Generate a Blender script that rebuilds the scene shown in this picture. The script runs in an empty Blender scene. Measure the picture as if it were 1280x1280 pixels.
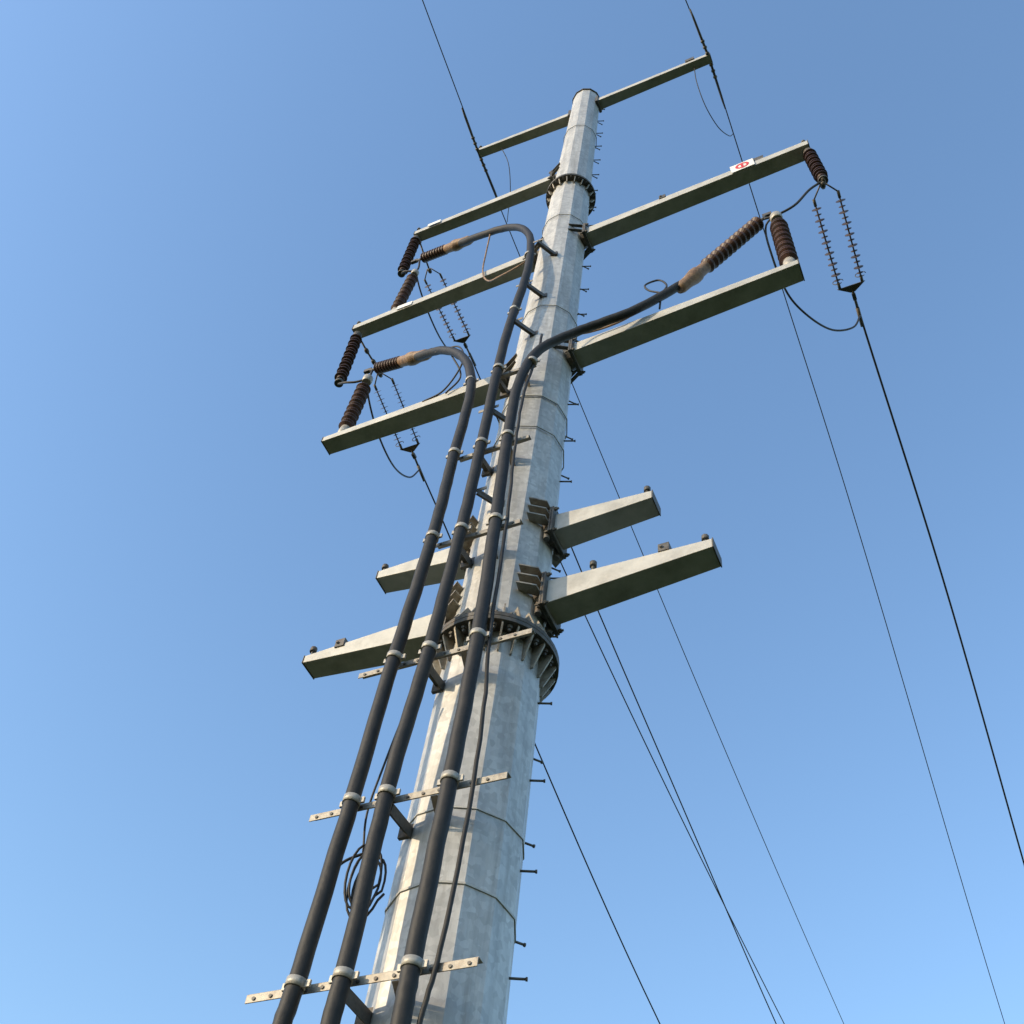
import bpy, bmesh, math, random
from mathutils import Vector, Matrix
random.seed(7)
sc=bpy.context.scene
sc.view_settings.view_transform='Standard'; sc.view_settings.look='None'; sc.view_settings.exposure=0

# ---------------------------------------------------------------- materials
def new_mat(name):
    m=bpy.data.materials.new(name); m.use_nodes=True
    nt=m.node_tree; b=nt.nodes['Principled BSDF']; return m,nt,b
def N(nt,t,**k):
    n=nt.nodes.new(t)
    for a,v in k.items(): setattr(n,a,v)
    return n
def noise_mat(name,c1,c2,scale=4,stretch=(1,1,1),rough=(.4,.6),metal=0.,bump=.1,bscale=40,stain=None,stain_amt=.5,stain_scale=(3,3,.6),spangle=0,spec=.5):
    m,nt,b=new_mat(name); L=nt.links.new
    tc=N(nt,'ShaderNodeTexCoord'); mp=N(nt,'ShaderNodeMapping'); mp.inputs['Scale'].default_value=stretch
    L(tc.outputs['Object'],mp.inputs['Vector'])
    n1=N(nt,'ShaderNodeTexNoise'); n1.inputs['Scale'].default_value=scale; n1.inputs['Detail'].default_value=8; n1.inputs['Roughness'].default_value=.65
    L(mp.outputs[0],n1.inputs['Vector'])
    cr=N(nt,'ShaderNodeValToRGB'); cr.color_ramp.elements[0].position=.3; cr.color_ramp.elements[1].position=.7
    cr.color_ramp.elements[0].color=(*c1,1); cr.color_ramp.elements[1].color=(*c2,1)
    L(n1.outputs['Fac'],cr.inputs[0]); col=cr.outputs[0]
    if spangle:
        vo=N(nt,'ShaderNodeTexVoronoi'); vo.inputs['Scale'].default_value=spangle; L(tc.outputs['Object'],vo.inputs['Vector'])
        r3=N(nt,'ShaderNodeMapRange'); r3.inputs[3].default_value=.84; r3.inputs[4].default_value=1.1
        sp=N(nt,'ShaderNodeSeparateColor'); L(vo.outputs['Color'],sp.inputs[0]); L(sp.outputs[0],r3.inputs[0])
        mu=N(nt,'ShaderNodeMix',data_type='RGBA',blend_type='MULTIPLY'); mu.inputs[0].default_value=1; L(col,mu.inputs[6]); L(r3.outputs[0],mu.inputs[7]); col=mu.outputs[2]
    if stain:
        mp2=N(nt,'ShaderNodeMapping'); mp2.inputs['Scale'].default_value=stain_scale; L(tc.outputs['Object'],mp2.inputs['Vector'])
        n2=N(nt,'ShaderNodeTexNoise'); n2.inputs['Scale'].default_value=1.6; n2.inputs['Detail'].default_value=10; n2.inputs['Roughness'].default_value=.7
        L(mp2.outputs[0],n2.inputs['Vector'])
        r2=N(nt,'ShaderNodeValToRGB'); r2.color_ramp.elements[0].position=.50; r2.color_ramp.elements[1].position=.74
        r2.color_ramp.elements[1].color=(stain_amt,)*3+(1,); L(n2.outputs['Fac'],r2.inputs[0])
        mx=N(nt,'ShaderNodeMix',data_type='RGBA'); L(r2.outputs[0],mx.inputs[0]); L(col,mx.inputs[6]); mx.inputs[7].default_value=(*stain,1)
        col=mx.outputs[2]
    L(col,b.inputs['Base Color'])
    mr=N(nt,'ShaderNodeMapRange'); mr.inputs[3].default_value=rough[0]; mr.inputs[4].default_value=rough[1]
    L(n1.outputs['Fac'],mr.inputs[0]); L(mr.outputs[0],b.inputs['Roughness'])
    b.inputs['Metallic'].default_value=metal; b.inputs['Specular IOR Level'].default_value=spec
    if bump:
        n3=N(nt,'ShaderNodeTexNoise'); n3.inputs['Scale'].default_value=bscale; n3.inputs['Detail'].default_value=6
        L(tc.outputs['Object'],n3.inputs['Vector'])
        bp=N(nt,'ShaderNodeBump'); bp.inputs['Strength'].default_value=bump; bp.inputs['Distance'].default_value=.01
        L(n3.outputs['Fac'],bp.inputs['Height']); L(bp.outputs[0],b.inputs['Normal'])
    return m
M_pole=noise_mat('galvanised_pole_steel',(.38,.38,.37),(.57,.57,.55),scale=3,stretch=(2,2,.5),rough=(.42,.62),metal=.28,bump=.22,bscale=18,stain=(.26,.245,.215),stain_amt=.7,stain_scale=(6,6,.35),spangle=22)
M_arm=noise_mat('galvanised_arm_steel',(.38,.38,.355),(.54,.53,.495),scale=4,rough=(.5,.7),metal=.2,bump=.15,bscale=30,stain=(.22,.20,.17),stain_amt=.5,stain_scale=(2,2,2),spec=.3)
M_dark=noise_mat('weathered_dark_steel',(.06,.06,.055),(.15,.14,.125),scale=12,rough=(.5,.7),metal=.3,bump=.3,stain=(.10,.055,.03),stain_amt=.7,stain_scale=(6,6,6))
M_brk=noise_mat('bracket_steel',(.22,.20,.17),(.40,.37,.31),scale=14,rough=(.45,.65),metal=.25,bump=.3,stain=(.14,.08,.045),stain_amt=.8,stain_scale=(6,6,6))
M_cable=noise_mat('cable_sheath',(.012,.012,.012),(.028,.027,.026),scale=9,rough=(.5,.7),bump=.3,bscale=30,stain=(.06,.055,.045),stain_amt=.35,stain_scale=(6,6,2),spec=.35)
M_wire=noise_mat('aluminium_wire',(.02,.02,.022),(.045,.045,.045),scale=20,rough=(.5,.7),metal=.2,bump=0)
M_ins=noise_mat('insulator_brown',(.035,.016,.012),(.08,.032,.022),scale=12,rough=(.4,.65),bump=.1,stain=(.03,.025,.022),stain_amt=.8,stain_scale=(5,5,5))
M_comp=noise_mat('composite_insulator',(.04,.03,.03),(.08,.06,.055),scale=12,rough=(.4,.6),bump=0)
M_tape=noise_mat('termination_tape',(.14,.08,.045),(.34,.22,.13),scale=14,rough=(.5,.7),bump=.4,bscale=30,stain=(.05,.032,.022),stain_amt=.9,stain_scale=(6,6,6))
M_clamp=noise_mat('cable_clamp_alloy',(.30,.28,.245),(.44,.42,.37),scale=20,rough=(.4,.6),metal=.2,bump=.2,stain=(.13,.10,.08),stain_amt=.6,stain_scale=(8,8,8))
M_white=noise_mat('sign_white',(.66,.66,.64),(.78,.78,.76),scale=9,rough=(.4,.6),bump=0)
M_red=noise_mat('sign_red',(.5,.03,.03),(.6,.05,.045),scale=9,rough=(.4,.6),bump=0)
M_conc=noise_mat('concrete',(.28,.27,.25),(.42,.41,.38),scale=5,rough=(.8,.95),bump=.6,bscale=30)
def ground_mat():
    m,nt,b=new_mat('ground_soil_grass'); L=nt.links.new
    tc=N(nt,'ShaderNodeTexCoord')
    a=N(nt,'ShaderNodeTexNoise'); a.inputs['Scale'].default_value=.15; a.inputs['Detail'].default_value=12; a.inputs['Roughness'].default_value=.7
    L(tc.outputs['Object'],a.inputs['Vector'])
    r=N(nt,'ShaderNodeValToRGB'); r.color_ramp.elements[0].position=.5; r.color_ramp.elements[0].color=(.03,.042,.014,1)
    r.color_ramp.elements[1].position=.8; r.color_ramp.elements[1].color=(.07,.06,.035,1)
    L(a.outputs['Fac'],r.inputs[0]); L(r.outputs[0],b.inputs['Base Color']); b.inputs['Roughness'].default_value=1; b.inputs['Specular IOR Level'].default_value=.1
    c=N(nt,'ShaderNodeTexNoise'); c.inputs['Scale'].default_value=6; c.inputs['Detail'].default_value=10; L(tc.outputs['Object'],c.inputs['Vector'])
    bp=N(nt,'ShaderNodeBump'); bp.inputs['Strength'].default_value=.8; bp.inputs['Distance'].default_value=.1
    L(c.outputs['Fac'],bp.inputs['Height']); L(bp.outputs[0],b.inputs['Normal'])
    return m
M_ground=ground_mat()

# ---------------------------------------------------------------- mesh helpers
def basis(d):
    d=d.normalized(); u=Vector((0,0,1)) if abs(d.z)<.9 else Vector((0,1,0))
    a=d.cross(u).normalized(); b=d.cross(a).normalized(); return a,b
class MB:
    def __init__(s): s.bm=bmesh.new()
    def ring(s,c,a,b,r,n,ph=0.):
        return [s.bm.verts.new(c+a*(r*math.cos(2*math.pi*i/n+ph))+b*(r*math.sin(2*math.pi*i/n+ph))) for i in range(n)]
    def skin(s,rs,cap=True,smooth=True):
        n=len(rs[0])
        for A,B in zip(rs,rs[1:]):
            for i in range(n):
                f=s.bm.faces.new((A[i],A[(i+1)%n],B[(i+1)%n],B[i])); f.smooth=smooth
        if cap:
            s.bm.faces.new(rs[0][::-1]); s.bm.faces.new(rs[-1])
    def lathe(s,p0,p1,prof,n=16,smooth=True,ph=0.,cap=True):
        p0=Vector(p0);p1=Vector(p1); d=p1-p0; a,b=basis(d)
        s.skin([s.ring(p0+d*t,a,b,r,n,ph) for t,r in prof],cap,smooth)
    def cyl(s,p0,p1,r,r2=None,n=12,smooth=True): s.lathe(p0,p1,[(0,r),(1,r if r2 is None else r2)],n,smooth)
    def hexa(s,c):
        v=[s.bm.verts.new(Vector(p)) for p in c]
        for q in ((0,3,2,1),(4,5,6,7),(0,1,5,4),(1,2,6,5),(2,3,7,6),(3,0,4,7)): s.bm.faces.new([v[i] for i in q])
    def box(s,c,size,rot=None):
        c=Vector(c); x,y,z=[k/2 for k in size]
        pts=[Vector(p) for p in ((-x,-y,-z),(x,-y,-z),(x,y,-z),(-x,y,-z),(-x,-y,z),(x,-y,z),(x,y,z),(-x,y,z))]
        if rot is not None: pts=[rot@p for p in pts]
        s.hexa([c+p for p in pts])
    def bar(s,p0,p1,w,h):
        p0=Vector(p0);p1=Vector(p1);a,b=basis(p1-p0);a=a*w/2;b=b*h/2
        s.hexa([p0-a-b,p0+a-b,p0+a+b,p0-a+b,p1-a-b,p1+a-b,p1+a+b,p1-a+b])
    def angle(s,p0,p1,w,t=.008):
        p0=Vector(p0);p1=Vector(p1);a,b=basis(p1-p0)
        s.bar(p0+a*0,p1+a*0,w,t); s.bar(p0+a*(w/2-t/2)+b*(w/2+t*.51),p1+a*(w/2-t/2)+b*(w/2+t*.51),t,w)
    def tube(s,pts,r,n=10,sub=8,smoothpath=True,wob=0.):
        P=[Vector(p) for p in pts]
        if smoothpath and len(P)>2:
            Q=[]
            E=[P[0]*2-P[1]]+P+[P[-1]*2-P[-2]]
            for i in range(1,len(E)-2):
                p0,p1,p2,p3=E[i-1:i+3]
                t0=0;t1=t0+max((p1-p0).length,1e-4)**.5;t2=t1+max((p2-p1).length,1e-4)**.5;t3=t2+max((p3-p2).length,1e-4)**.5
                for k in range(sub):
                    t=t1+(t2-t1)*k/sub
                    A1=p0*((t1-t)/(t1-t0))+p1*((t-t0)/(t1-t0));A2=p1*((t2-t)/(t2-t1))+p2*((t-t1)/(t2-t1));A3=p2*((t3-t)/(t3-t2))+p3*((t-t2)/(t3-t2))
                    B1=A1*((t2-t)/(t2-t0))+A2*((t-t0)/(t2-t0));B2=A2*((t3-t)/(t3-t1))+A3*((t-t1)/(t3-t1))
                    Q.append(B1*((t2-t)/(t2-t1))+B2*((t-t1)/(t2-t1)))
            Q.append(P[-1]); P=Q
        if wob:
            P=[p+Vector((random.uniform(-wob,wob),random.uniform(-wob,wob),0)) for p in P]
        a=None; rs=[]
        for i,p in enumerate(P):
            d=(P[min(i+1,len(P)-1)]-P[max(i-1,0)]).normalized()
            if a is None: a,b=basis(d)
            else:
                a=(a-d*a.dot(d)).normalized(); b=d.cross(a)
            rs.append(s.ring(p,a,b,r,n))
        s.skin(rs)
    def obj(s,name,mat,parent=None,bevel=0,loc=None):
        bmesh.ops.recalc_face_normals(s.bm,faces=s.bm.faces)
        me=bpy.data.meshes.new(name); s.bm.to_mesh(me); s.bm.free()
        o=bpy.data.objects.new(name,me); bpy.context.collection.objects.link(o); me.materials.append(mat)
        if parent: o.parent=parent
        if bevel:
            md=o.modifiers.new('bevel','BEVEL'); md.width=bevel; md.segments=2; md.limit_method='ANGLE'
        return o
def empty(name):
    o=bpy.data.objects.new(name,None); bpy.context.collection.objects.link(o); return o

# ---------------------------------------------------------------- pole
def R(z): return .43+(5.1-z)*.0074
POLE=empty('steel_utility_pole')
NS=12
def polyring(m,z,r,n=NS,ph=math.radians(7)):
    return [m.bm.verts.new((r*math.cos(2*math.pi*i/n+ph),r*math.sin(2*math.pi*i/n+ph),z)) for i in range(n)]
ZF1,ZF2,ZT=8.35,19.55,25.2
m=MB()
def shaft(z0,z1,dr=0):
    k=max(2,int((z1-z0)/1.5)); m.skin([polyring(m,z0+(z1-z0)*i/k,R(z0+(z1-z0)*i/k)+dr) for i in range(k+1)],True,False)
shaft(.35,ZF1,.012); shaft(ZF1+.001,ZF2,-.002); shaft(ZF2+.001,ZT,-.004)
m.obj('shaft',M_pole,POLE)
mf=MB(); mg=MB(); mb=MB()
for z,ro,ng,hg in ((ZF1,.55,24,.24),(ZF2,.415,18,.14)):
    r=R(z)
    for s0,s1 in ((-.045,-.002),(.002,.045)):
        if z==ZF2: s0*=.7;s1*=.7
        mf.skin([[mf.bm.verts.new((ro*math.cos(2*math.pi*i/48),ro*math.sin(2*math.pi*i/48),z+q)) for i in range(48)] for q in (s0,s1)],True,False)
    for i in range(ng):
        a=2*math.pi*i/ng+.05; c,s=math.cos(a),math.sin(a); t=Vector((-s,c,0))*.007
        for sg in (-1,1):
            e=z+sg*.043*(.7 if z==ZF2 else 1)
            A=Vector((c*(r-.03),s*(r-.03),e));B=Vector((c*(ro-.02),s*(ro-.02),e));Bl=Vector((c*(ro-.02),s*(ro-.02),e+sg*.03));D=Vector((c*(r-.03),s*(r-.03),e+sg*hg));D2=Vector((c*(r+.03),s*(r+.03),e+sg*hg))
            v=[mg.bm.verts.new(p+q) for q in (-t,t) for p in (A,B,Bl,D2,D)]
            mg.bm.faces.new(v[:5]); mg.bm.faces.new(v[5:][::-1])
            for k in range(5): mg.bm.faces.new((v[k],v[(k+1)%5],v[5+(k+1)%5],v[5+k]))
        a2=a+math.pi/ng; rb=(r+ro)/2+.015; hb=.11 if z==ZF1 else .07; sb=1 if z==ZF1 else .7
        mb.cyl((rb*math.cos(a2),rb*math.sin(a2),z-hb),(rb*math.cos(a2),rb*math.sin(a2),z+hb),.014*sb,n=6,smooth=False)
        for sg in (-1,1):
            mb.cyl((rb*math.cos(a2),rb*math.sin(a2),z+sg*.046*sb),(rb*math.cos(a2),rb*math.sin(a2),z+sg*.08*sb),.026*sb,n=6,smooth=False)
mf.obj('flange_plates',M_dark,POLE,bevel=.004); mg.obj('flange_gussets',M_brk,POLE); mb.obj('flange_bolts',M_dark,POLE)
m=MB(); m.skin([polyring(m,.3,.75,32),polyring(m,.36,.75,32)],True,False)
m.obj('base_plate',M_arm,POLE)
m=MB(); m.skin([polyring(m,ZT+.001,R(ZT)+.022),polyring(m,ZT+.03,R(ZT)+.022)],True,False)
m.obj('cap_plate',M_dark,POLE)
m=MB()
for z,t,tilt in ((12.2,.022,.05),(11.55,.010,.03),(6.5,.010,-.02),(5.85,.016,.03),(14.6,.01,.02),(17.9,.010,0),(22.6,.010,.02)):
    n=48; pts=[]
    for i in range(n):
        a=2*math.pi*i/n; seg=2*math.pi/NS; aa=((a-math.radians(7))%seg)-seg/2
        rr=(R(z)+.014)*math.cos(seg/2)/math.cos(aa)+.002
        pts.append(Vector((rr*math.cos(a),rr*math.sin(a),z+tilt*math.cos(a+1))))
    rs=[]
    for i,p in enumerate(pts+[pts[0]]):
        o=Vector((p.x,p.y,0)).normalized()*.006; u=Vector((0,0,t/2))
        rs.append([m.bm.verts.new(q) for q in (p-o-u,p+o-u,p+o+u,p-o+u)])
    m.skin(rs,False,False)
m.obj('steel_bands',M_arm,POLE)
m=MB()
z=1.5;i=0
while z<25.0:
    a=math.radians(20 if i%2==0 else 48)
    c,s=math.cos(a),math.sin(a); r=R(z)-.02
    m.cyl((r*c,r*s,z),((r+.13)*c,(r+.13)*s,z),.009,n=8)
    m.cyl(((r+.122)*c,(r+.122)*s,z),((r+.135)*c,(r+.135)*s,z),.014,n=8)
    z+=.40; i+=1
m.obj('climbing_pegs',M_dark,POLE)

arms=MB(); plates=MB(); fit=MB(); fins_m=MB()
def arm(x0,z0,h0,x1,z1,h1,w0,w1,sock=True,fins=False):
    sgn=1 if x1>x0 else -1
    def q(x,z,h,w): return [Vector((x,-w/2,z-h/2)),Vector((x,w/2,z-h/2)),Vector((x,w/2,z+h/2)),Vector((x,-w/2,z+h/2))]
    arms.hexa(q(x0,z0,h0,w0)+q(x1,z1,h1,w1))
    plates.hexa(q(x1+sgn*.001,z1,h1+.012,w1+.012)+q(x1+sgn*.011,z1,h1+.012,w1+.012))
    if sock:
        xr=sgn*(R(z0)+.05); zz=z0
        plates.hexa(q(xr,zz,h0+.12,w0+.12)+q(xr+sgn*.02,zz,h0+.12,w0+.12))
        plates.hexa(q(xr+sgn*.023,zz,h0+.12,w0+.12)+q(xr+sgn*.043,zz,h0+.12,w0+.12))
        for yy in (-1,1):
            for k in (-1,1):
                y=yy*(w0/2+.035); zb=zz+k*(h0/2+.035)
                fit.cyl((xr-sgn*.04,y,zb),(xr+sgn*.085,y,zb),.012,n=6,smooth=False)
                fit.cyl((xr+sgn*.044,y,zb),(xr+sgn*.068,y,zb),.022,n=6,smooth=False)
        if fins:
            for k in (.0,.12,.24):
                zf=zz-.04+k
                for yy in (-1,1):
                    xs=sgn*(R(z0)*.70); ys=R(z0)*.62
                    A=Vector((xs,yy*ys,zf)); B=Vector((xs+sgn*.02,yy*(ys+.11),zf)); Cc=Vector((xr,yy*(w0/2+.13),zf)); D=Vector((xr,yy*w0/2*.9,zf))
                    v=[fins_m.bm.verts.new(p+u) for u in (Vector((0,0,-.008)),Vector((0,0,.008))) for p in (A,B,Cc,D)]
                    fins_m.bm.faces.new(v[:4]);fins_m.bm.faces.new(v[4:][::-1])
                    for j in range(4): fins_m.bm.faces.new((v[j],v[(j+1)%4],v[4+(j+1)%4],v[4+j]))
            for yy in (-1,1):
                plates.cyl((xr-sgn*.03,yy*.12,zz-h0/2-.1),(xr-sgn*.03,yy*.12,zz+h0/2+.05),.03,n=10)
        else:
            for k in (-.3,.3):
                zf=zz+k*(h0+.1)
                for yy in (-1,1):
                    plates.hexa([Vector(p) for p in ((xr,yy*(w0/2+.02),zf-.006),(xr,yy*(w0/2+.075),zf-.006),(sgn*R(z0)*.6,yy*R(z0)*.84,zf-.006),(sgn*R(z0)*.6,yy*R(z0)*.7,zf-.006),
                                                     (xr,yy*(w0/2+.02),zf+.006),(xr,yy*(w0/2+.075),zf+.006),(sgn*R(z0)*.6,yy*R(z0)*.84,zf+.006),(sgn*R(z0)*.6,yy*R(z0)*.7,zf+.006))])
        plates.lathe((sgn*(R(z0)-.06),0,zz),(xr,0,zz),[(0,w0*.62),(1,w0*.55)],n=12,smooth=False)
arm(-.27,24.5,.17,-2.42,24.78,.14,.20,.17,sock=False); arm(.27,24.72,.17,2.65,24.70,.14,.20,.17,sock=False)
arm(-.36,20.78,.22,-3.14,20.78,.14,.21,.18)
arm(-.4,17.30,.22,-3.52,17.13,.14,.23,.20); arm(.4,17.43,.21,3.77,17.63,.15,.24,.22)
arm(-.43,13.50,.20,-3.06,13.49,.10,.26,.22); arm(.43,13.60,.20,3.22,13.84,.11,.26,.23)
arm(-.45,9.97,.26,-1.45,10.02,.11,.25,.21,fins=True); arm(.45,9.99,.26,1.44,10.01,.11,.25,.22,fins=True)
arm(-.46,8.95,.32,-2.0,8.97,.09,.26,.22,fins=True); arm(.46,8.95,.31,1.97,9.03,.11,.27,.23,fins=True)
arms.obj('cross_arms',M_arm,POLE,bevel=.005)
fins_m.obj('arm_socket_stiffeners',M_brk,POLE)
def peg(x,z,y=0,h=.13,r=.026):
    fit.cyl((x,y,z-.02),(x,y,z+h),r*.6,n=8); fit.cyl((x,y,z+h*.6),(x,y,z+h),r*1.3,n=8)
for x,z in ((1.38,10.07),(-1.42,10.07),(1.90,9.08),(-1.97,9.03),(.88,9.15),(3.72,17.71),(-3.48,17.2),(-3.1,20.86),(2.6,24.79),(-2.38,24.86)): peg(x,z,-.06)
for x,z in ((1.55,9.14),(-1.62,9.05),(1.62,17.62)):
    plates.box((x,-.07,z),(.1,.12,.10)); fit.cyl((x-.02,-.15,z),(x-.02,.02,z),.015,n=6)
for x,z in ((3.05,17.73),(2.25,24.82)): plates.box((x,-.03,z),(.18,.16,.14))
for s,z in ((-1,24.5),(1,24.72)): plates.box((s*(R(25)+.01),0,z),(.05,.26,.34))
plates.obj('arm_sockets_and_plates',M_dark,POLE,bevel=.003)

# ---------------------------------------------------------------- cable support racks
brk=MB(); st=MB()
racks=[(5.1,-.95,.60,-.71),(6.45,-.90,.62,-.70),(7.87,-.86,.66,-.69),(9.47,-.47,.38,-.655),(11.0,-.50,.30,-.62),(12.65,-.28,.20,-.60)]
for z,xa,xb,y in racks:
    yb=y+.075
    brk.box(((xa+xb)/2,yb,z),(xb-xa,.008,.055)); brk.box(((xa+xb)/2,yb+.034,z+.0315),(xb-xa,.06,.007))
    k=xa+.06
    while k<xb-.03:
        st.cyl((k,yb-.012,z-.005),(k,yb-.004,z-.005),.012,n=8); k+=.12
    for x in (-.27,.08):
        px=x*.85; py=-math.sqrt((R(z)-.02)**2-px**2)
        if x<0: st.angle((x,yb+.01,z-.03),(px,py,z-.06),.085)
        else: st.bar((x,yb+.01,z-.03),(px,py+.0,z-.18),.05,.012)
    st.box((-.23,-R(z)+.06,z-.06),(.16,.03,.10))
for z,x in ((16.4,.02),(15.0,-.02),(13.9,-.05),(11.8,-.12),(10.2,-.05)):
    px=x+.06; st.angle((x-.1,-.57,z),(px,-R(z)+.02,z-.05),.07); st.box((px,-R(z)+.015,z-.05),(.10,.03,.10))
    brk.box((x-.12,-.575,z+.02),(.24,.008,.05))
brk.obj('cable_rack_angles',M_brk,POLE,bevel=.002); st.obj('cable_rack_struts',M_dark,POLE)
fit.obj('bolts_and_pegs',M_dark,POLE)

# ---------------------------------------------------------------- foundation, ground
m=MB(); m.skin([polyring(m,-.3,1.1,40),polyring(m,.27,1.1,40),polyring(m,.30,1.07,40)],True,False); m.obj('concrete_foundation',M_conc,None)
m=MB(); v=[m.bm.verts.new(p) for p in ((-3000,-3000,0),(3000,-3000,0),(3000,3000,0),(-3000,3000,0))]; m.bm.faces.new(v); m.obj('ground',M_ground)

# ---------------------------------------------------------------- high voltage cables
cr=.056
C1=[(-2.02,-.10,15.06),(-1.43,-.3,14.51),(-.93,-.45,13.75),(-.56,-.58,12.6),(-.50,-.62,10.9),(-.45,-.68,9.45),(-.49,-.7,7.94),(-.52,-.7,6.46),(-.56,-.7,5.1),(-.60,-.7,4.6),(-.62,-.7,2.5),(-.62,-.7,-.1)]
C2=[(-1.98,-.1,19.13),(-1.44,-.25,18.66),(-.78,-.38,18.08),(-.335,-.5,17.15),(-.135,-.58,15.7),(-.22,-.6,13.29),(-.19,-.63,11.07),(-.16,-.67,9.56),(-.175,-.7,7.97),(-.245,-.7,6.5),(-.235,-.7,5.13),(-.25,-.7,4.6),(-.25,-.7,2.5),(-.25,-.7,-.1)]
C3=[(1.98,-.1,14.45),(1.29,-.25,13.76),(.61,-.4,13.38),(.24,-.52,12.98),(.10,-.6,12.2),(.10,-.62,11.0),(.17,-.66,9.6),(.24,-.7,8.0),(.235,-.7,6.51),(.215,-.7,5.15),(.215,-.7,4.6),(.2,-.7,2.5),(.2,-.7,-.1)]
def at(Cc,z):
    for a,b in zip(Cc,Cc[1:]):
        if (a[2]-z)*(b[2]-z)<=0 and abs(a[2]-b[2])>1e-6:
            t=(z-a[2])/(b[2]-a[2]); return Vector(a).lerp(Vector(b),t)
TIPS=[((-2.02,-.10,15.06),(-2.80,0,15.42)),((-1.98,-.1,19.13),(-2.82,0,19.45)),((1.98,-.1,14.45),(2.92,0,15.72))]
for idx,Cc in enumerate((C1,C2,C3)):
    E=empty('power_cable')
    m=MB(); m.tube(Cc,cr,n=14,sub=10,wob=.003); m.obj('sheath',M_cable,E)
    m=MB()
    for z,*_ in racks+[(14.2,),(16.0,)]:
        if z>12 and idx!=1 and z>13: continue
        p=at(Cc,z)
        if p is None: continue
        d=(at(Cc,z-.1)-at(Cc,z+.1)).normalized() if at(Cc,z-.1) else Vector((0,0,-1))
        m.lathe(p-d*.028,p+d*.028,[(0,cr+.008),(1,cr+.008)],n=14)
        m.box(p+Vector((-cr-.02,.01,0)),(.04,.018,.045)); m.box(p+Vector((cr+.02,.01,0)),(.04,.018,.045))
    m.obj('clamps',M_clamp,E)
    a,b=[Vector(p) for p in TIPS[idx]]; L=(b-a).length
    m=MB(); d=(b-a)/L
    m.lathe(a-d*.3,a+d*.30,[(0,cr+.004),(.1,cr+.022),(.35,cr+.024),(.42,.088),(.55,.10),(.66,.095),(.72,.08),(1,.075)],n=16); m.obj('termination_boot',M_tape,E)
    m=MB(); prof=[]; ns=9 if idx<2 else 12
    t0=.28/L; t1=1-.06/L
    for k in range(ns):
        t=t0+(t1-t0)*k/ns; dt=(t1-t0)/ns
        rr=.10 if idx==2 else .088
        prof+=[(t,.07),(t+dt*.35,rr),(t+dt*.5,rr),(t+dt*.6,.07)]
    prof.append((t1,.045)); m.lathe(a,b,prof,n=18,smooth=False); m.obj('termination_sheds',M_ins,E)
    m=MB(); m.cyl(b-d*.08,b+d*.12,.022,n=10); m.box(b+d*.13,(.12,.05,.07)); m.obj('terminal_lug',M_dark,E)

E=empty('communication_cable')
m=MB(); m.tube([(.22,-.5,13.4),(.2,-.53,12.6),(.19,-.6,12),(.2,-.62,11.0),(.27,-.63,9.5),(.32,-.66,8.0),(.39,-.66,6.8),(.36,-.66,5.2),(.30,-.66,4.7),(.28,-.66,3),(.28,-.66,-.1)],.016,n=8,wob=.004); m.obj('cable_run',M_cable,E)
m=MB(); pts=[]
cx,cy,cz=-.44,-.47,6.0
for k in range(5*20+1):
    a=2*math.pi*k/20; lo=k//20
    w=[.07,.055,.08,.06,.07,.07][min(lo,5)]; h=[.25,.20,.27,.19,.23,.23][min(lo,5)]
    pts.append((cx+w*math.cos(a)+.012*lo-.03+.02*math.sin(a)*lo*.4,cy+.05*math.cos(a)+.016*lo,cz+h*math.sin(a)-.015*lo))
m.tube(pts,.009,n=6,smoothpath=False)
m.tube([(-.5,-.46,6.2),(-.52,-.5,6.5),(-.44,-.55,6.9),(-.3,-.6,7.6)],.009,n=6)
m.tube([(-.45,-.46,6.2),(-.60,-.55,6.05),(-.68,-.58,5.6),(-.69,-.6,5.1),(-.66,-.62,4.6),(-.66,-.62,-.1)],.010,n=6)
m.obj('spare_coil',M_wire,E)
E=empty('earth_lead')
m=MB(); m.tube([(-1.2,-.35,14.2),(-1.05,-.2,13.7),(-1.25,-.15,13.5)],.012,n=6)
m.tube([(-1.5,-.3,14.5),(-1.1,-.35,14.3),(-1.0,-.3,13.9),(-1.3,-.15,13.6),(-1.6,-.12,13.55)],.012,n=6)
m.tube([(1.6,-.2,14.1),(1.45,-.22,14.25),(1.4,-.2,14.5),(1.55,-.16,14.6),(1.66,-.16,14.35),(1.6,-.18,14.1),(1.55,-.12,13.85)],.013,n=6); m.obj('black_leads',M_wire,E)
m=MB(); m.tube([(-1.2,-.3,18.5),(-1.25,-.2,17.9),(-1.25,-.15,17.3),(-1.0,-.25,16.5),(-.7,-.4,16.1),(-.3,-.52,15.9),(-.15,-.5,16.1)],.014,n=6)
m.tube([(1.5,-.2,13.95),(1.1,-.18,13.75),(.7,-.2,13.7),(.45,-.3,13.6)],.014,n=6); m.obj('brown_leads',M_tape,E)

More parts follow.
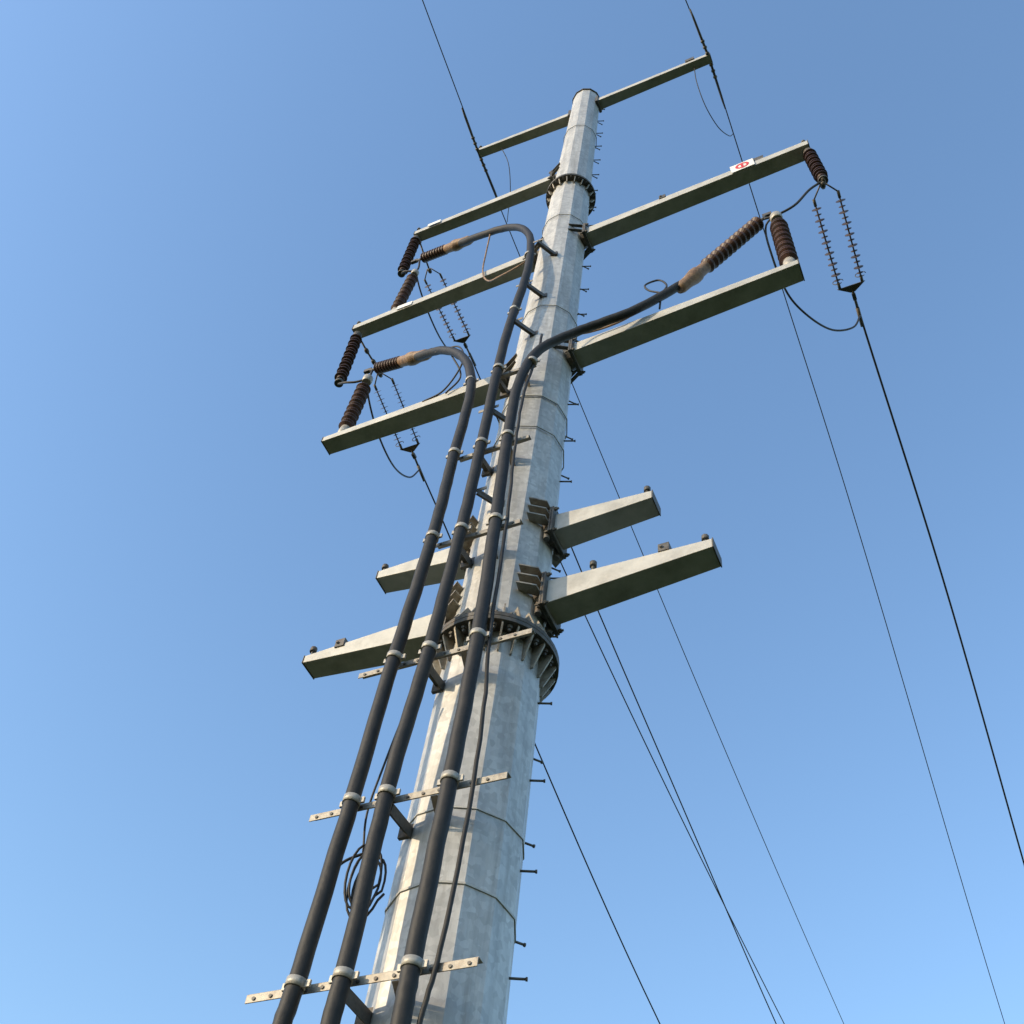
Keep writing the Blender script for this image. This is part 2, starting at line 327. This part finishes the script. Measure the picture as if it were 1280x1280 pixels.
# ---------------------------------------------------------------- insulators
def post_ins(name,p0,p1,r=.1,ns=12,cap=.09):
    E=empty(name); p0=Vector(p0);p1=Vector(p1);L=(p1-p0).length
    m=MB(); prof=[(0,r*.55)]; t0=cap/L;t1=1-cap/L;dt=(t1-t0)/ns
    for k in range(ns):
        t=t0+dt*k; rr=r if k%2==0 else r*.9
        prof+=[(t,r*.62),(t+dt*.4,rr),(t+dt*.55,rr),(t+dt*.68,r*.62)]
    prof.append((t1,r*.55)); m.lathe(p0,p1,prof,n=20,smooth=False); m.obj('sheds',M_ins,E)
    m=MB(); d=(p1-p0)/L
    m.lathe(p0-d*.02,p0+d*cap,[(0,r*.75),(.6,r*.75),(1,r*.62)],n=14); m.lathe(p1-d*cap*.4,p1+d*.03,[(0,r*.62),(.4,r*.7),(1,r*.7)],n=14)
    m.obj('end_caps',M_clamp if 'post' in name else M_dark,E); return E
post_ins('post_insulator',(-2.86,0,13.57),(-2.84,0,15.15),.105,15,.24)
post_ins('post_insulator',(3.12,0,13.92),(3.10,0,15.62),.115,16,.24)
post_ins('post_insulator',(-2.88,0,17.25),(-2.80,0,18.85),.095,15,.2)
post_ins('suspension_insulator',(-3.46,0,16.98),(-3.38,0,15.4),.095,15,.1)
post_ins('suspension_insulator',(-3.13,0,20.68),(-3.11,0,19.1),.095,15,.1)
post_ins('suspension_insulator',(3.74,0,17.5),(3.79,0,16.3),.095,12,.08)
def strings(a,b,sep,ns=14):
    E=empty('strain_insulator'); a=Vector(a);b=Vector(b)
    m=MB(); mm=MB()
    for s in (-1,1):
        p=a+Vector((s*sep/2,0,0)); q=b+Vector((s*sep/2*.95,0,0)); L=(q-p).length
        m.cyl(p,q,.011,n=8)
        for k in range(ns):
            t=.1+.8*k/(ns-1); c=p.lerp(q,t); d=(q-p)/L; rr=.066 if k%2==0 else .046
            m.lathe(c-d*.006,c+d*.005,[(0,.018),(.5,rr),(.7,rr),(1,.016)],n=14,smooth=False)
        for c in (p.lerp(q,.03),p.lerp(q,.97)): mm.cyl(c-d*.05,c+d*.05,.02,n=10)
        mm.cyl(p,a+Vector((s*.03,-.16,.03)),.011,n=6)
        c=p.lerp(q,.92)
        pts=[c+Vector((.07*math.cos(t_),0,.07*math.sin(t_))) for t_ in [i*2*math.pi/14 for i in range(13)]]
        mm.tube(pts,.006,n=5,smoothpath=False)
    d=(b-a).normalized(); X=Vector((1,0,0)); up=X.cross(d)*.01
    tri=[b+X*(-sep/2-.03),b+X*(sep/2+.03),b+d*.10+X*.03,b+d*.10-X*.03]
    v=[mm.bm.verts.new(p+o) for o in (-up,up) for p in tri]
    mm.bm.faces.new(v[:4]);mm.bm.faces.new(v[4:][::-1])
    for j in range(4): mm.bm.faces.new((v[j],v[(j+1)%4],v[4+(j+1)%4],v[4+j]))
    mm.cyl(b+d*.08,b+d*.34,.018,n=8); mm.box(b+d*.17,(.05,.09,.05)); mm.cyl(b+d*.34,b+d*.62,.026,n=8)
    m.obj('composite_rods',M_comp,E); mm.obj('yokes_and_links',M_dark,E); return E
def linkage(pts,E):
    m=MB(); m.tube(pts,.016,n=8,smoothpath=False)
    for p in pts: p=Vector(p); m.lathe(p-Vector((0,.05,0)),p+Vector((0,.05,0)),[(0,.02),(.3,.036),(.7,.036),(1,.02)],n=10)
    m.obj('clevis_links',M_dark,E)
E=strings((3.77,.18,16.2),(3.76,1.45,16.03),.32); linkage([(3.79,0,16.28),(3.77,.04,16.23)],E)
E=strings((-3.42,.85,16.88),(-3.4,1.9,16.52),.32); linkage([(-3.48,.06,17.05),(-3.46,.3,17.0),(-3.43,.5,16.96),(-3.42,.72,16.92)],E)
E=strings((-3.1,.70,20.44),(-3.1,2.0,20.38),.32); linkage([(-3.1,.06,20.7),(-3.1,.3,20.58),(-3.1,.58,20.46)],E)

# ---------------------------------------------------------------- overhead wires
def wire(name,pts,r,mat=M_wire,sub=8):
    m=MB(); m.tube(pts,r,n=8,sub=sub); return m.obj(name,mat)
wire('overhead_conductor',[(3.76,1.5,16.03),(3.77,2.2,15.92),(3.85,6.2,15.33),(3.84,12.4,14.5),(3.8,30,12.9),(3.7,60,12.5),(3.6,120,18)],.015)
wire('overhead_conductor',[(-3.1,2.05,20.4),(-3.1,7.0,19.6),(-3.1,14,19.0),(-3.1,23.4,18.7),(-3.1,50,18.6),(-3.1,120,24)],.014)
wire('overhead_conductor',[(-3.4,1.95,16.50),(-3.4,3.46,16.14),(-3.4,7.39,14.95),(-3.4,13.94,13.44),(-3.4,30,11.6),(-3.4,60,11.6),(-3.4,120,18)],.014)
wire('fibre_optic_cable',[(-.25,.3,12.66),(-.3,1.88,12.4),(-.3,6,11.7),(-.3,10.3,11.0),(-.3,25,9.6),(-.3,60,9.6),(-.3,120,14)],.009)
wire('shield_wire',[(-1.4,-17,25.6),(-2.2,-3.15,24.8),(-2.38,-.3,24.72),(-2.42,0,24.70),(-2.42,.3,24.65),(-2.42,5.34,23.9),(-2.4,16,22.55),(-2.4,28.8,21.6),(-2.4,60,20.8),(-2.4,120,25)],.011)
wire('shield_wire',[(1.3,-17,26),(2.53,-1.15,24.85),(2.61,-.2,24.7),(2.63,0,24.66),(2.63,.2,24.62),(2.62,5.0,24.05),(2.62,10.1,23.3),(2.34,28.2,20.7),(2.3,60,19.5),(2.2,120,24)],.011)
for n_,(xa,s) in enumerate(((-2.41,-1),(2.62,1))):
    E=empty('dead_end_grip'); m=MB()
    zc=24.71 if s<0 else 24.66
    for dy,dz in [(1,-.11),(-1,.06 if s>0 else .03)]:
        def P(t): return (xa+((-.06 if s>0 else .06)*t if dy<0 else 0),dy*t,zc+dz*t)
        m.lathe(P(.1),P(1.0),[(0,.024),(.2,.026),(.8,.022),(1,.012)],n=8)
        for t in (.08,.2,.32): m.lathe(P(t),P(t+.07),[(0,.02),(.3,.04),(.7,.04),(1,.02)],n=8)
    m.obj('grip',M_dark,E)
E=empty('jumper_wire'); m=MB()
m.tube([(3.77,1.9,15.97),(3.62,1.8,15.5),(3.36,1.58,15.2),(3.1,1.1,14.95),(2.97,.76,14.95),(2.92,.3,15.2),(2.95,.05,15.6),(3.08,0,15.72)],.014,n=8)
m.tube([(3.79,0,16.28),(3.6,-.02,16.1),(3.35,0,15.8),(3.1,0,15.7),(2.95,0,15.72)],.017,n=8); m.obj('wire',M_wire,E)
E=empty('jumper_wire'); m=MB()
m.tube([(-3.4,2.3,16.4),(-3.3,2.0,15.7),(-3.15,1.4,15.1),(-3.0,.7,14.9),(-2.9,.2,15.0),(-2.86,0,15.2)],.014,n=8)
m.tube([(-3.38,0,15.36),(-3.2,-.05,15.2),(-3.0,-.02,15.15),(-2.85,0,15.2),(-2.82,0,15.42)],.017,n=8); m.obj('wire',M_wire,E)
E=empty('jumper_wire'); m=MB()
m.tube([(-3.1,2.4,20.35),(-3.05,2.0,19.5),(-2.95,1.3,18.9),(-2.85,.6,18.7),(-2.82,.2,18.8),(-2.8,0,18.95)],.014,n=8)
m.tube([(-3.11,0,19.08),(-3.0,-.05,18.98),(-2.8,0,18.95),(-2.82,0,19.45)],.017,n=8); m.obj('wire',M_wire,E)
E=empty('bonding_loop'); m=MB()
m.tube([(2.3,.02,24.62),(2.28,.2,24.1),(2.32,.6,23.7),(2.42,1.0,23.6),(2.55,1.35,23.95),(2.62,1.5,24.45)],.009,n=6)
m.tube([(-1.9,.02,24.65),(-1.8,.3,24.2),(-1.95,.8,23.9),(-2.2,1.2,24.1),(-2.4,1.5,24.5)],.009,n=6); m.obj('loop',M_wire,E)

# ---------------------------------------------------------------- small signs
E=empty('phase_sign'); m=MB(); Rz=Matrix.Rotation(math.radians(-3.5),3,'Y')
c=Vector((2.83,-.134,17.60)); m.box(c,(.34,.01,.27),Rz); m.obj('plate',M_white,E,bevel=.002)
m=MB()
n=24; rs=[[m.bm.verts.new(c+Vector((r*math.cos(2*math.pi*i/n),-y,r*math.sin(2*math.pi*i/n)))) for r,y in ((.065,.006),(.10,.006),(.10,.010),(.065,.010))] for i in range(n)]
rs.append(rs[0]); m.skin(rs,False,False); m.box(c+Vector((0,-.009,0)),(.035,.004,.12),Rz); m.obj('symbol',M_red,E)
for x,z in ((-2.72,20.78),(-2.6,17.18)):
    E=empty('phase_sign'); m=MB(); m.box((x,-.118,z),(.26,.008,.12)); m.obj('plate',M_white,E)

# ---------------------------------------------------------------- light
az=Vector((-.60,-.80,0)).normalized(); el=math.radians(20)
sd=Vector((az.x*math.cos(el),az.y*math.cos(el),math.sin(el)))
L=bpy.data.lights.new('sun','SUN'); L.energy=3.9; L.angle=math.radians(.5); L.color=(1,.79,.52)
so=bpy.data.objects.new('sun',L); bpy.context.collection.objects.link(so); so.rotation_euler=sd.to_track_quat('Z','Y').to_euler()
w=bpy.data.worlds.new('World'); sc.world=w; w.use_nodes=True; nt=w.node_tree
bg=nt.nodes['Background']; sk=nt.nodes.new('ShaderNodeTexSky'); sk.sky_type='NISHITA'; sk.sun_disc=False
sk.sun_elevation=el; sk.sun_rotation=math.atan2(sd.x,sd.y); sk.air_density=1.4; sk.dust_density=1.0; sk.ozone_density=4.0
nt.links.new(sk.outputs[0],bg.inputs[0]); bg.inputs[1].default_value=.32

# ---------------------------------------------------------------- camera
ca=bpy.data.cameras.new('camera'); ca.sensor_width=36; ca.lens=36*1378/1280; ca.clip_end=20000; ca.clip_start=.05
co=bpy.data.objects.new('camera',ca); bpy.context.collection.objects.link(co)
Rm=Matrix(((0.90989,0.27491,0.31068),(0.40238,-0.76704,-0.49973),(0.10092,0.57971,-0.80855)))
Mw=Rm.to_4x4(); Mw.translation=Vector((3.3729,-5.5564,1.6)); co.matrix_world=Mw
sc.camera=co
